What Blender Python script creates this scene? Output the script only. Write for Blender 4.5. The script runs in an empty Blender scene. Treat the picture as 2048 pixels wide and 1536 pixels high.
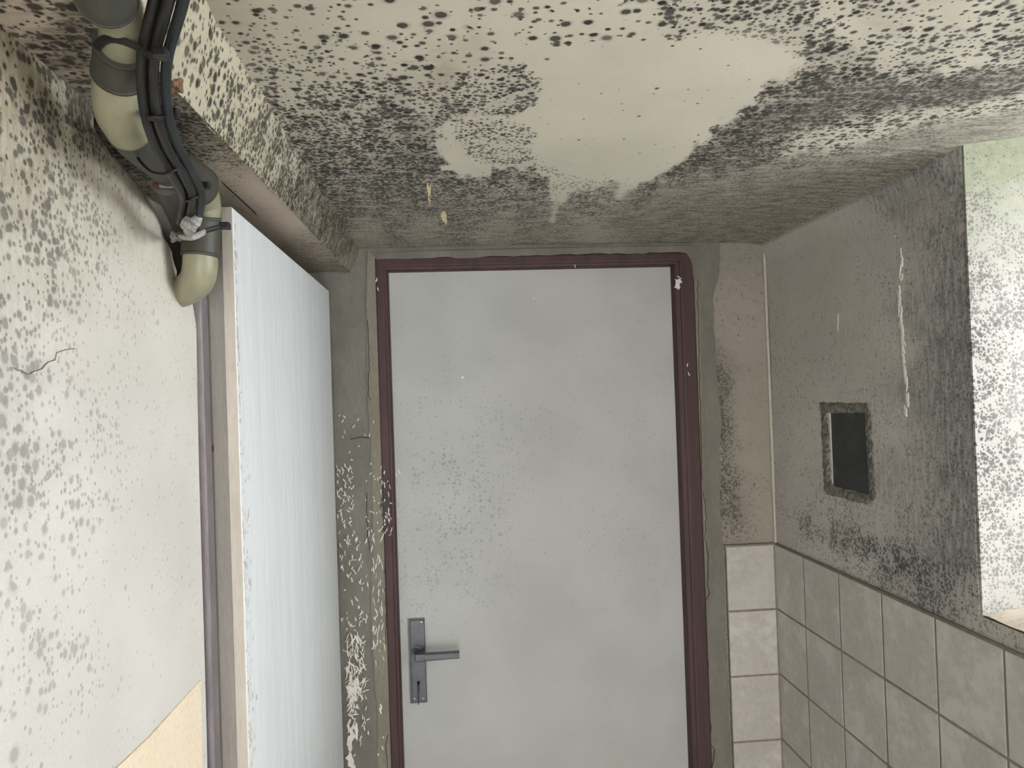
import bpy, bmesh, math, random
import numpy as np
from mathutils import Vector, Matrix

random.seed(7); rng = np.random.default_rng(7)
C = bpy.context.scene.collection
S = bpy.context.scene

# ------------------------------------------------------------------ camera
F_PX, YAW, PITCH, ROLL = 1550.08, 0.0806610, 0.0121738, -0.0341056
def _basis():
    cy, sy, cp, sp = math.cos(YAW), math.sin(YAW), math.cos(PITCH), math.sin(PITCH)
    f = np.array([sy*cp, cy*cp, sp]); r = np.array([cy, -sy, 0.0]); u = np.cross(r, f)
    c, s = math.cos(ROLL), math.sin(ROLL)
    return c*r + s*u, -s*r + c*u, f
RT, UP, FW = _basis()
cam_d = bpy.data.cameras.new('camera'); cam = bpy.data.objects.new('camera', cam_d); C.objects.link(cam)
cam.matrix_world = Matrix(((RT[0], UP[0], -FW[0], 0), (RT[1], UP[1], -FW[1], 0), (RT[2], UP[2], -FW[2], 0), (0, 0, 0, 1)))
cam_d.sensor_width = 36; cam_d.lens = F_PX*36/2048; cam_d.clip_start = 0.02
S.camera = cam

# ------------------------------------------------------------------ exposure, sky, daylight, fill
S.view_settings.view_transform = 'Standard'; S.view_settings.look = 'None'
S.view_settings.gamma = 1; S.view_settings.use_curve_mapping = False
S.view_settings.exposure = 0.28
w = bpy.data.worlds.new('overcast'); S.world = w; w.use_nodes = True
w.node_tree.nodes['Background'].inputs[0].default_value = (0.86, 0.93, 1.0, 1)
w.node_tree.nodes['Background'].inputs[1].default_value = 2.0
def area(name, loc, target, sx, sy, power, color):
    l = bpy.data.lights.new(name, 'AREA'); l.shape = 'RECTANGLE'; l.size = sx; l.size_y = sy
    l.energy = power; l.color = color
    o = bpy.data.objects.new(name, l); C.objects.link(o); o.location = loc
    o.rotation_euler = (Vector(target)-Vector(loc)).to_track_quat('-Z', 'Y').to_euler()
    return o
area('daylight_side_window', (1.50, 0.40, 0.16), (0.0, 0.52, -0.50), 0.9, 0.8, 25, (0.94, 0.97, 1.0))
area('entrance_fill', (0.2, -1.95, -0.75), (0.15, 1.0, -0.35), 0.8, 1.8, 33, (1.0, 0.975, 0.94))  # added frontal fill, as if an unseen doorway behind let in daylight

# ------------------------------------------------------------------ pixel rays onto the room's planes
def ray(q): return FW + RT*(q[0]-1024)/F_PX - UP*(q[1]-768)/F_PX
def at_y(q, y): d = ray(q); return d*y/d[1]
def at_x(q, x): d = ray(q); return d*x/d[0]
def at_z(q, z): d = ray(q); return d*z/d[2]
def proj(P):
    P = np.asarray(P, float); d = np.maximum(P@FW, 0.05)
    return np.stack([1024+F_PX*(P@RT)/d, 768-F_PX*(P@UP)/d], -1)

FLOOR = -1.69; CEIL = 0.333; YB = 1.752; XR = 0.745; XL = -0.290; YREAR = -1.8
YW = 1.052           # far side of the window recess
SILL = -0.340

# ------------------------------------------------------------------ helpers
def srgb(r, g, b):
    f = lambda c: (c/255/12.92) if c/255 <= .04045 else ((c/255+.055)/1.055)**2.4
    return (f(r), f(g), f(b), 1)
def tag(o, label=None, cat=None, group=None, kind=None):
    if label: o['label'] = label
    if cat: o['category'] = cat
    if group: o['group'] = group
    if kind: o['kind'] = kind
    return o
def empty(name, loc=(0, 0, 0)):
    o = bpy.data.objects.new(name, None); C.objects.link(o); o.location = loc; o.empty_display_size = .05
    return o
def link(name, me, mat, parent=None, smooth=False):
    o = bpy.data.objects.new(name, me); C.objects.link(o)
    if mat: me.materials.append(mat)
    if parent:
        o.parent = parent; o.matrix_parent_inverse = Matrix.Translation(parent.location).inverted() if parent.parent is None else Matrix.Identity(4)
        if parent.parent is not None:
            o.matrix_parent_inverse = Matrix.Identity(4)
    if smooth:
        for p in me.polygons: p.use_smooth = True
    return o
def from_bm(name, bm, mat, parent=None, smooth=False):
    bmesh.ops.recalc_face_normals(bm, faces=bm.faces)
    me = bpy.data.meshes.new(name); bm.to_mesh(me); bm.free()
    return link(name, me, mat, parent, smooth)
def box(bm, a, b, bev=0.0, seg=2):
    a = Vector(a); b = Vector(b); c = (a+b)/2; s = b-a
    r = bmesh.ops.create_cube(bm, size=1, matrix=Matrix.Translation(c) @ Matrix.Diagonal((abs(s.x), abs(s.y), abs(s.z), 1)))
    if bev:
        es = list({e for v in r['verts'] for e in v.link_edges})
        bmesh.ops.bevel(bm, geom=es, offset=bev, segments=seg, profile=.6, affect='EDGES')
def prism(bm, pts, vec):
    vs = [bm.verts.new(p) for p in pts]; n = len(vs)
    ws = [bm.verts.new(Vector(p)+Vector(vec)) for p in pts]
    bm.faces.new(vs); bm.faces.new(ws[::-1])
    for i in range(n): bm.faces.new((vs[i], ws[i], ws[(i+1) % n], vs[(i+1) % n]))
def catmull(P, n=8):
    P = [np.array(p, float) for p in P]; P = [2*P[0]-P[1]]+P+[2*P[-1]-P[-2]]; out = []
    for i in range(1, len(P)-2):
        for k in range(n):
            t = k/n; a, b, c, d = P[i-1:i+3]
            out.append(.5*((2*b)+(-a+c)*t+(2*a-5*b+4*c-d)*t*t+(-a+3*b-3*c+d)*t**3))
    out.append(P[-2]); return out
def tube(bm, path, rad, seg=20, cap=True, flat=1.0):
    path = [Vector(p) for p in path]; n = len(path)
    rads = rad if hasattr(rad, '__len__') else [rad]*n
    T = [(path[min(i+1, n-1)]-path[max(i-1, 0)]).normalized() for i in range(n)]
    nrm = T[0].orthogonal().normalized(); rings = []
    for i in range(n):
        nrm = (nrm - T[i]*nrm.dot(T[i])).normalized(); bn = T[i].cross(nrm)
        rings.append([bm.verts.new(path[i] + (nrm*math.cos(a)*flat + bn*math.sin(a))*rads[i]) for a in [2*math.pi*k/seg for k in range(seg)]])
    for i in range(n-1):
        for k in range(seg): bm.faces.new((rings[i][k], rings[i][(k+1) % seg], rings[i+1][(k+1) % seg], rings[i+1][k]))
    if cap: bm.faces.new(rings[0][::-1]); bm.faces.new(rings[-1])

# ------------------------------------------------------------------ materials
def newmat(name, rough=.8):
    m = bpy.data.materials.new(name); m.use_nodes = True; nt = m.node_tree
    b = nt.nodes['Principled BSDF']; b.inputs['Roughness'].default_value = rough
    return m, nt, b
class N:
    """small helper that strings shader maths together"""
    def __init__(s, nt): s.nt = nt; s.L = nt.links
    def new(s, t, **k):
        n = s.nt.nodes.new(t)
        for a, v in k.items(): setattr(n, a, v)
        return n
    def put(s, sock, v):
        if isinstance(v, bpy.types.NodeSocket): s.L.new(v, sock)
        else: sock.default_value = v
    def m(s, op, a, b=0.0, c=0.0, clamp=False):
        n = s.new('ShaderNodeMath', operation=op, use_clamp=clamp)
        s.put(n.inputs[0], a); s.put(n.inputs[1], b); s.put(n.inputs[2], c); return n.outputs[0]
    def mix(s, f, a, b):
        n = s.new('ShaderNodeMix', data_type='RGBA'); s.put(n.inputs[0], f); s.put(n.inputs[6], a); s.put(n.inputs[7], b); return n.outputs[2]
    def ramp(s, v, lo, hi, a=0.0, b=1.0):
        n = s.new('ShaderNodeMapRange', interpolation_type='SMOOTHSTEP')
        s.put(n.inputs[0], v); s.put(n.inputs[1], lo); s.put(n.inputs[2], hi); s.put(n.inputs[3], a); s.put(n.inputs[4], b); return n.outputs[0]
    def noise(s, vec, scale, detail=3.0, rough=.6, dim='3D'):
        n = s.new('ShaderNodeTexNoise', noise_dimensions=dim); s.L.new(vec, n.inputs['Vector'])
        n.inputs['Scale'].default_value = scale; n.inputs['Detail'].default_value = detail; n.inputs['Roughness'].default_value = rough
        return n.outputs['Fac']
    def coord(s, plane, stretch=(1, 1)):
        tc = s.new('ShaderNodeTexCoord'); sp = s.new('ShaderNodeSeparateXYZ'); s.L.new(tc.outputs['Object'], sp.inputs[0])
        cb = s.new('ShaderNodeCombineXYZ'); i = {'XY': (0, 1), 'YZ': (1, 2), 'XZ': (0, 2)}[plane]
        s.L.new(s.m('MULTIPLY', sp.outputs[i[0]], stretch[0]), cb.inputs[0]); s.L.new(s.m('MULTIPLY', sp.outputs[i[1]], stretch[1]), cb.inputs[1])
        return cb.outputs[0]
    def bump(s, h, strength, dist, b, base=None):
        n = s.new('ShaderNodeBump'); n.inputs['Strength'].default_value = strength; n.inputs['Distance'].default_value = dist
        s.L.new(h, n.inputs['Height'])
        if base: s.L.new(base, n.inputs['Normal'])
        s.L.new(n.outputs[0], b.inputs['Normal']); return n.outputs[0]

def mould_mat(name, plane, base, spot=(46, 43, 38), dirt_shade=(98, 95, 84), brown=(150, 128, 105), green=(150, 158, 110), grain=(1, 1), size=1.0, rel=.5):
    """old painted plaster; the vertex fields say how thickly the mould of each size grows where"""
    m, nt, b = newmat(name, .9); n = N(nt)
    uv = n.coord(plane); uvs = n.coord(plane, grain)
    A = n.new('ShaderNodeAttribute', attribute_name='mould'); sc = n.new('ShaderNodeSeparateColor'); n.L.new(A.outputs['Color'], sc.inputs[0])
    B = n.new('ShaderNodeAttribute', attribute_name='stain_tint'); sb = n.new('ShaderNodeSeparateColor'); n.L.new(B.outputs['Color'], sb.inputs[0])
    dens = [sc.outputs[0], sc.outputs[1], sc.outputs[2]]; grime_shade = A.outputs['Alpha']
    fade, br, gr = sb.outputs[0], sb.outputs[1], sb.outputs[2]
    # warp so that spots are not perfect discs
    nz = n.new('ShaderNodeTexNoise', noise_dimensions='2D'); n.L.new(uv, nz.inputs['Vector']); nz.inputs['Scale'].default_value = 330; nz.inputs['Detail'].default_value = 2
    vs = n.new('ShaderNodeVectorMath', operation='SUBTRACT'); n.L.new(nz.outputs['Color'], vs.inputs[0]); vs.inputs[1].default_value = (.5, .5, .5)
    vm = n.new('ShaderNodeVectorMath', operation='SCALE'); n.L.new(vs.outputs[0], vm.inputs[0]); vm.inputs['Scale'].default_value = .0016
    va = n.new('ShaderNodeVectorMath', operation='ADD'); n.L.new(uv, va.inputs[0]); n.L.new(vm.outputs[0], va.inputs[1]); wv = va.outputs[0]
    clump = n.noise(uv, 28, 2, .5, '2D')
    cl = n.ramp(clump, .32, .66, .45, 1.45)
    total = None
    for k, (cell, r0) in enumerate(((.022, .28), (.0120, .36), (.0060, .42))):
        v = n.new('ShaderNodeTexVoronoi', voronoi_dimensions='2D'); n.L.new(wv, v.inputs['Vector'])
        v.inputs['Scale'].default_value = 1/(cell*size); v.inputs['Randomness'].default_value = (.85, .97, 1)[k]
        s2 = n.new('ShaderNodeSeparateColor'); n.L.new(v.outputs['Color'], s2.inputs[0])
        d = n.m('MULTIPLY', dens[k], cl)
        rad = n.m('MULTIPLY', n.m('MULTIPLY_ADD', s2.outputs[1], r0*.75, r0*.45), n.m('MULTIPLY_ADD', d, .45, .62))
        on = n.m('LESS_THAN', s2.outputs[0], d)
        rad = n.m('MULTIPLY', rad, on)
        q = n.m('DIVIDE', v.outputs['Distance'], n.m('ADD', rad, .0001))
        core = n.ramp(q, .62, 1.0, 1.0, 0.0)
        halo = n.ramp(q, .7, 1.5, .38, 0.0)
        s_ = n.m('MAXIMUM', core, halo)
        s_ = n.m('MULTIPLY', s_, n.m('MULTIPLY_ADD', s2.outputs[2], .25, .80))
        total = s_ if total is None else n.m('MAXIMUM', total, s_)
    total = n.m('MULTIPLY', total, fade)
    mott = n.noise(uvs, 60, 5, .72, '2D'); fine = n.noise(uvs, 420, 3, .7, '2D')
    g = n.m('MULTIPLY', grime_shade, n.ramp(mott, .25, .72, .45, 1.25), clamp=True)
    g = n.m('MULTIPLY', g, n.ramp(fine, .3, .7, .72, 1.2), clamp=True)
    big = n.noise(uv, 5, 3, .5, '2D')
    base2 = n.mix(n.ramp(big, .3, .7, 0, 1), srgb(*base), srgb(*[c*.955 for c in base]))
    base2 = n.mix(n.ramp(fine, .3, .75, 0, .14), base2, srgb(*[c*.72 for c in base]))
    c = n.mix(n.m('MULTIPLY', br, n.ramp(mott, .2, .8, .5, 1)), base2, srgb(*brown))
    c = n.mix(n.m('MULTIPLY', gr, n.ramp(mott, .2, .8, .5, 1)), c, srgb(*green))
    c = n.mix(g, c, srgb(*dirt_shade))
    c = n.mix(n.m('MULTIPLY', total, .97, clamp=True), c, srgb(*spot))
    n.L.new(c, b.inputs['Base Color'])
    h = n.m('ADD', n.m('MULTIPLY', mott, .6), n.m('MULTIPLY', fine, .5))
    n.bump(h, rel, .0012, b)
    return m

def plaster(name, a, c2, scale=40, rough=.88, plane=None, stretch=(1, 1, 1), bump=.4, bdist=.001, spots=None, metallic=0):
    m, nt, b = newmat(name, rough); n = N(nt); b.inputs['Metallic'].default_value = metallic
    tc = n.new('ShaderNodeTexCoord'); mp = n.new('ShaderNodeMapping'); n.L.new(tc.outputs['Object'], mp.inputs[0]); mp.inputs['Scale'].default_value = stretch
    v = mp.outputs[0]; f1 = n.noise(v, scale, 5, .65); f2 = n.noise(v, scale*9, 3, .6)
    c = n.mix(n.ramp(f1, .3, .7), srgb(*a), srgb(*c2))
    c = n.mix(n.ramp(f2, .35, .8, 0, .3), c, srgb(*[x*.75 for x in c2]))
    if spots:
        col, sc_, lo, hi = spots
        f3 = n.noise(v, sc_, 6, .75); c = n.mix(n.ramp(f3, lo, hi), c, srgb(*col))
    n.L.new(c, b.inputs['Base Color'])
    if bump: n.bump(n.m('ADD', f1, n.m('MULTIPLY', f2, .4)), bump, bdist, b)
    return m

M_ceil = mould_mat('mouldy_ceiling_paint', 'XY', (205, 199, 183), spot=(36, 32, 29), brown=(140, 116, 98), dirt_shade=(92, 86, 79), grain=(.35, 1.6))
M_left = mould_mat('mouldy_left_wall_paint', 'YZ', (216, 213, 206), brown=(178, 163, 124), spot=(64, 60, 54), dirt_shade=(74, 67, 46), grain=(2.2, .6))  # brown: yellower towards the top; olive tone: mould plus painted corner shade
M_right = mould_mat('grimy_right_wall_paint', 'YZ', (208, 202, 194), spot=(76, 76, 76), dirt_shade=(116, 117, 118), grain=(2.2, .5))
M_reveal = mould_mat('spotted_recess_paint', 'XZ', (178, 175, 169), spot=(56, 56, 58), dirt_shade=(108, 108, 104), green=(126, 136, 90), size=.78)
M_back = mould_mat('grimy_pink_plaster', 'XZ', (168, 160, 149), spot=(72, 70, 62), dirt_shade=(98, 95, 84))
M_beam = mould_mat('mouldy_beam_paint', 'YZ', (198, 191, 168), spot=(42, 37, 29), dirt_shade=(80, 72, 60), grain=(1, .7), size=1.0)
M_soffit = mould_mat('mouldy_soffit_paint', 'XY', (206, 194, 178), spot=(48, 42, 34), dirt_shade=(92, 85, 70), grain=(.4, 2.4), size=.9)
M_cement = plaster('bare_cement', (132, 129, 120), (117, 114, 106), 18, .92, stretch=(1, 1, .4), bump=.5)
M_cement2 = plaster('smooth_cement_edge', (142, 137, 122), (126, 121, 108), 22, .92, stretch=(1, 1, .3), bump=.5)
M_maroon = plaster('maroon_steel_paint', (76, 50, 50), (62, 41, 41), 14, .6, stretch=(3, 3, .3), bump=.15)
M_mauve = plaster('mauve_painted_trim', (130, 121, 124), (110, 102, 105), 60, .5, stretch=(2, 2, .3), bump=.2, spots=((190, 180, 180), 120, .66, .72))
M_door = plaster('grey_door_laminate', (190, 191, 188), (184, 185, 182), 4, .5, bump=.08)
M_leaf = plaster('white_brushed_paint', (231, 234, 236), (222, 225, 227), 30, .55, stretch=(1, 1.8, .06), bump=.35, bdist=.0006)
M_edge = plaster('beige_door_edge_paint', (196, 189, 178), (186, 178, 168), 30, .7, stretch=(2, 2, .2), bump=.2)
M_edge2 = plaster('shabby_door_rebate_paint', (172, 167, 160), (160, 154, 148), 30, .75, stretch=(2, 2, .2), bump=.2, spots=((112, 82, 78), 24, .70, .76))
M_grout = plaster('grey_grout', (146, 138, 126), (128, 120, 108), 60, .95, bump=.5)
M_tile = plaster('marbled_ceramic_tile', (196, 191, 184), (186, 181, 173), 9, .42, bump=.05, spots=((203, 199, 192), 14, .5, .62))
M_iron = plaster('dull_grey_zinc_handle', (96, 98, 102), (82, 84, 88), 50, .42, bump=.1, metallic=.35)
M_black = plaster('black_hole', (18, 18, 18), (12, 12, 12), 30, .8, bump=0)
M_steel = plaster('bright_screw_steel', (190, 190, 188), (165, 165, 165), 80, .35, bump=0, metallic=.7)
M_beige = plaster('beige_plastic_pipe', (146, 143, 119), (136, 133, 110), 8, .42, bump=.03)
M_rubber = plaster('grey_plastic_sleeve', (70, 70, 62), (60, 60, 54), 12, .5, bump=.05)
M_cable = plaster('black_cable_sheath', (32, 32, 31), (24, 24, 24), 40, .5, bump=.1)
M_cable2 = plaster('blue_black_cable_sheath', (32, 39, 43), (24, 31, 35), 40, .5, bump=.1)
M_tie = plaster('black_nylon', (24, 24, 25), (18, 18, 20), 40, .45, bump=0)
M_clear = plaster('whitish_paint_crust', (176, 176, 168), (120, 120, 116), 130, .5, bump=.4)
M_chip = plaster('bare_white_plaster_chips', (240, 238, 230), (222, 218, 208), 90, .9, bump=.3)
M_flake = plaster('cream_paint_flake', (236, 226, 186), (220, 208, 168), 200, .9, bump=.3)
M_slate = plaster('dark_slate_panel', (58, 62, 62), (44, 47, 47), 16, .6, bump=.1, spots=((78, 82, 80), 22, .55, .75))
M_rough = plaster('rough_broken_mortar', (150, 147, 138), (92, 90, 82), 90, .98, bump=1.0, bdist=.003, spots=((188, 186, 178), 170, .62, .7))
M_floor = plaster('grey_floor_tile', (190, 184, 175), (174, 168, 160), 8, .6)
M_plain = plaster('plain_cream_wall', (200, 194, 180), (190, 184, 170), 12, .9)
M_peach = None
M_wood = plaster('white_window_frame_paint', (225, 225, 220), (212, 212, 206), 20, .5)
M_rust = plaster('rusty_red_hinge', (104, 62, 58), (80, 48, 46), 80, .8)
M_brick = plaster('exposed_orange_brick', (158, 124, 98), (128, 102, 82), 120, .95, bump=1, bdist=.002)
M_ochre = plaster('ochre_cream_paint_patch', (238, 222, 196), (234, 217, 190), 20, .9)

# ------------------------------------------------------------------ mould fields
def idw(px, pts, s=24.0, p=2.3):
    """smooth field through control points (x, y, big, middle, small, grime, fade, brown, green)"""
    pts = np.array([list(q)+[0]*(9-len(q)) for q in pts], float)
    out = np.zeros((len(px), 7)); W = np.zeros(len(px))
    for q in pts:
        d2 = ((px-q[:2])**2).sum(1); w_ = 1/(d2+s*s)**p
        W += w_; out += w_[:, None]*q[2:]
    return out/W[:, None]
def inside(px, poly):
    poly = np.array(poly, float); x, y = px[:, 0], px[:, 1]; r = np.zeros(len(px), bool); n = len(poly); dm = np.full(len(px), 1e9)
    for i in range(n):
        a, b = poly[i], poly[(i+1) % n]
        c = ((a[1] > y) != (b[1] > y)); xi = (b[0]-a[0])*(y-a[1])/(b[1]-a[1]+1e-9)+a[0]; r ^= c & (x < xi)
        ab = b-a; t = np.clip(((px-a)@ab)/(ab@ab+1e-9), 0, 1); dm = np.minimum(dm, np.hypot(*(px-a-t[:, None]*ab).T))
    return np.where(r, dm, -dm)
_G = np.random.default_rng(3).random((260, 200))-.5
def rag(px):
    '''ragged edge: smooth random wobble, two sizes'''
    o = 0
    for s_, a in ((34, .9), (13, 1.0)):
        q = np.clip(px/s_+20, 0, 190); i = q.astype(int); f = q-i; f = f*f*(3-2*f); g = lambda a_, b_: _G[i[:, 0]+a_, i[:, 1]+b_]
        o = o+a*((g(0,0)*(1-f[:,0])+g(1,0)*f[:,0])*(1-f[:,1])+(g(0,1)*(1-f[:,0])+g(1,1)*f[:,0])*f[:,1])*2
    return o
def lattice(name, us, vs, f, mat, pts=None, skip=None, clean=(), parent=None, thick=0, flip=False, extra=None, clampcol=True):
    us = np.array(us); vs = np.array(vs); U, V = np.meshgrid(us, vs, indexing='ij')
    P = np.array([f(a, b) for a, b in zip(U.ravel(), V.ravel())], float)
    nu, nv = len(us), len(vs); faces = []
    for i in range(nu-1):
        for j in range(nv-1):
            if skip and skip((us[i]+us[i+1])/2, (vs[j]+vs[j+1])/2): continue
            q = (i*nv+j, (i+1)*nv+j, (i+1)*nv+j+1, i*nv+j+1); faces.append(q[::-1] if flip else q)
    q = P[list(faces[len(faces)//2])]; nn = np.cross(q[1]-q[0], q[3]-q[0])
    if nn@q[0] > 0: faces = [f_[::-1] for f_ in faces]      # faces look into the room
    me = bpy.data.meshes.new(name); me.from_pydata(P.tolist(), [], faces)
    if pts is not None:
        px = proj(P); F = idw(px, pts)
        for poly, soft, keep in clean:
            d = inside(px, poly)+rag(px)*soft*1.3; k = np.clip(.5+d/soft, 0, 1)[:, None]; F[:, :4] *= 1-k*(1-keep)
        if extra: extra(px, P, F)
        a = me.attributes.new('mould', 'FLOAT_COLOR', 'POINT'); a.data.foreach_set('color', F[:, :4].astype(np.float32).ravel())
        st = np.concatenate([F[:, 4:7], np.ones((len(F), 1))], 1)
        a = me.attributes.new('stain_tint', 'FLOAT_COLOR', 'POINT'); a.data.foreach_set('color', st.astype(np.float32).ravel())
    o = link(name, me, mat, parent)
    if thick:
        md = o.modifiers.new('solid', 'SOLIDIFY'); md.thickness = abs(thick); md.offset = -1
    return o
def steps(a, b, d, extra=()):
    n = max(1, int(round((b-a)/d))); v = list(np.linspace(a, b, n+1))
    for e in extra:
        if a < e < b: v.append(e)
    v = sorted(v); out = [v[0]]
    for x in v[1:]:
        if x-out[-1] > d*.2 or any(abs(x-e) < 1e-9 for e in extra):
            if x-out[-1] <= d*.2 and not any(abs(out[-1]-e) < 1e-9 for e in extra) and len(out) > 1: out[-1] = x
            elif x-out[-1] > 1e-9: out.append(x)
    return out

# ------------------------------------------------------------------ ceiling
CP = [(420,20,0.3,0.3,0.1,0,0.9,0.25),(480,60,0.4,0.4,0.1,0,1,0.3),(600,30,0.7,0.3,0.1,0,0.95,0.05),(560,70,0.4,0.4,0.2,0,1),(700,60,0.6,0.4,0.1,0,1),(800,40,0.6,0.15,0,0,1),(900,50,0.9,0.2,0,0,1),(1000,40,0.55,0.4,0.1,0,1),(1100,60,0.5,0.5,0.1,0,1),(1150,30,0.9,0.3,0,0,1),(1250,30,0.6,0.3,0,0,1),(1290,60,0.4,0.3,0,0,1),(1345,20,0.6,1.1,0.7,0.1,1),(1400,25,0.6,1.15,0.6,0.1,1),(1430,80,0.5,1.3,0.7,0.2,1),(1490,25,0.2,1.1,1.1,0.2,1),(1560,35,0.2,1.15,1.2,0.25,1),(1600,55,0.2,1.1,1.3,0.25,1),(1660,45,0.2,0.7,0.4,0,1),(1700,60,0.1,0.4,0.2,0,1),(1760,35,0.1,0.4,0.1,0.1,1,0.4),(1780,15,0.3,1,0.5,0.1,1),(1850,50,0.4,0.5,0.2,0,1),(1900,40,0.5,0.9,0.4,0.1,1),(1980,60,0.7,1.15,0.5,0.1,1),(2040,30,0.6,1.0,0.5,0.1,1),(1960,20,0.4,0.7,0.3,0,1),(2045,80,0.9,1.2,0.8,0.3,1),(460,110,0.3,0.9,0.4,0,0.9),(520,130,0.3,1.12,0.66,0.1,0.9),(600,150,0.4,0.9,0.5,0.1,0.95),(700,130,0.6,0.8,0.2,0,1),(800,110,0.7,0.5,0.1,0,1,0.05),(850,135,0.8,0.5,0.1,0.05,1,0.1),(885,150,0.4,0.4,0.1,0.1,1,0.5),(940,120,0.4,0.5,0.1,0.05,1,0.2),(950,100,0.3,0.3,0.1,0,1,0.3),(1010,90,0.2,0.3,0.1,0,1),(560,190,0.2,1.232,0.99,0.1,1),(630,210,0.2,1.288,1.155,0.15,1),(740,200,0.5,1.232,0.88,0.1,1),(770,220,0.9,1.344,0.99,0.25,1),(850,205,0.3,1.288,0.88,0.1,1),(930,180,0.3,1.232,0.88,0.1,1),(1000,160,0.3,0.9,0.8,0.1,1),(1050,180,0.2,1.232,1.21,0.2,1),(1020,205,0.2,1.232,1.21,0.2,1),(620,265,0.2,1.232,1.43,0.3,1),(700,260,0.2,1.344,1.21,0.2,1),(760,270,0.2,1.344,1.43,0.3,1),(830,265,0.2,1.456,1.65,0.6,1),(900,235,0.2,1.232,1.32,0.4,1),(640,320,0.1,1.344,1.65,0.5,1),(700,320,0.1,1.232,1.54,0.35,1),(790,320,0.3,1.456,1.76,0.65,1),(850,340,0.2,1.456,1.76,0.65,1),(680,370,0.1,1.344,1.76,0.6,1),(760,380,0.1,1.456,1.76,0.7,0.95),(850,390,0.1,1.232,1.65,0.65,0.95),(920,360,0.2,1.344,1.54,0.5,1),(1000,370,0.1,1.232,1.43,0.45,1),(1060,360,0.1,1.344,1.43,0.5,1),(970,400,0.1,1.12,1.43,0.55,0.9),(700,430,0.1,0.9,1.2,0.8,0.85),(800,430,0.0,0.8,1.2,0.75,0.8),(900,425,0.0,0.8,1.2,0.7,0.8),(1050,415,0.1,0.8,1.2,0.65,0.8),(1180,400,0.1,0.9,1.2,0.5,0.9),(730,470,0,0.1,0.3,0.55,0.6),(850,462,0,0.3,0.5,0.6,0.6),(1000,462,0,0.3,0.5,0.6,0.6),(1100,450,0,0.5,0.8,0.6,0.7),(1250,445,0,0.5,0.8,0.6,0.7),(1400,440,0,0.4,0.7,0.6,0.7),(1200,472,0,0.1,0.3,0.5,0.5),(1450,466,0,0.1,0.2,0.5,0.5),(1290,410,0,0.9,1.2,0.65,0.8),(1340,370,0.1,1.344,1.65,0.6,1),(1400,320,0.2,1.456,1.65,0.6,1),(1450,280,0.3,1.456,1.65,0.5,1),(1500,230,0.4,1.512,1.54,0.55,1),(1550,190,0.6,1.568,1.43,0.5,1),(1570,150,0.3,1.456,0.88,0.3,1),(1620,180,0.3,1.568,1.65,0.7,0.95),(1640,110,0.9,1.512,0.88,0.4,1),(1560,110,0,0.5,0.5,0.1,0.6),(1500,95,0,0.4,0.4,0,0.6),(1690,105,0.9,1.512,0.88,0.4,1),(1740,75,0.4,1.1,0.5,0.1,1),(1700,150,0.3,1.456,1.32,0.4,1),(1790,110,0.1,0.5,0.2,0,1),(1850,90,0.6,1.1,0.5,0.1,1),(1900,80,0.5,1.1,0.6,0.1,1),(1830,160,0.8,1.512,1.1,0.4,1),(1800,130,0.3,1.232,0.77,0.2,1),(1900,150,0.9,1.12,0.33,0,1),(1930,120,0.5,0.7,0.3,0,1),(2030,90,1.1,1.3,0.8,0.3,1),(2000,140,0.6,1.12,0.44,0.1,1),(1700,200,0.2,1.344,1.65,0.85,0.85),(1760,190,0.2,1.344,1.54,0.85,0.85),(1850,190,0.3,1.232,1.32,0.7,0.8),(1950,170,0.2,0.9,1,0.6,0.7),(2040,160,0.3,1.12,1.21,0.5,0.8),(1640,225,0.1,1.12,1.32,0.9,0.8),(1580,240,0.2,1.344,1.65,0.8,0.9),(1780,235,0.5,1.456,1.32,0.6,1),(1850,225,0.5,1.232,0.88,0.3,1),(1920,210,0.3,1.232,0.88,0.35,0.9),(2040,200,0.3,1.12,0.88,0.3,0.9),(1600,275,0.4,1.288,0.77,0.15,1),(1660,270,0.3,1.232,0.77,0.1,1),(1700,255,0.4,1.344,0.99,0.2,1),(1720,235,0.5,1.456,1.21,0.5,1),(1540,290,0.2,1.344,1.43,0.5,1),(1640,305,0.2,1.344,1.21,0.35,1),(1560,320,0.1,1.344,1.65,0.65,0.95),(1480,330,0.1,1.344,1.65,0.7,0.95),(1800,275,0.1,0.9,0.9,0.4,0.8),(1850,265,0,0.6,0.8,0.7,0.6),(1950,240,0,0.4,0.6,0.65,0.5),(2040,230,0,0.3,0.5,0.6,0.5),(1700,310,0,0.9,1.1,0.75,0.8),(1620,350,0,0.6,1,0.8,0.7),(1500,390,0,0.7,1.1,0.7,0.8),(1400,390,0,0.8,1.2,0.75,0.8),(1800,310,0,0.2,0.4,0.7,0.4),(1700,370,0,0.1,0.2,0.7,0.4),(1900,280,0,0.1,0.2,0.6,0.4),(1600,420,0,0.1,0.2,0.6,0.4),(2040,265,0,0,0.1,0.5,0.4),(1500,450,0,0.1,0.2,0.55,0.4)]
CLEAN = [(1000,92),(1120,98),(1230,78),(1330,86),(1430,72),(1540,88),(1600,120),(1570,150),(1545,162),(1510,205),(1475,232),(1440,252),(1420,280),(1380,305),(1350,335),(1320,350),(1275,368),(1250,372),
         (1232,410),(1236,372),(1170,376),(1135,386),(1104,442),(1112,412),(1092,400),(1105,352),(1060,338),(1000,345),(930,362),(905,345),(885,330),(872,290),(878,262),(905,240),(960,235),(1030,228),(1070,200),(1090,170),(1040,125)]
RES = [(905,245),(990,240),(1010,235),(1075,262),(1060,300),(1075,330),(1000,332),(930,310),(912,280)]
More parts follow.
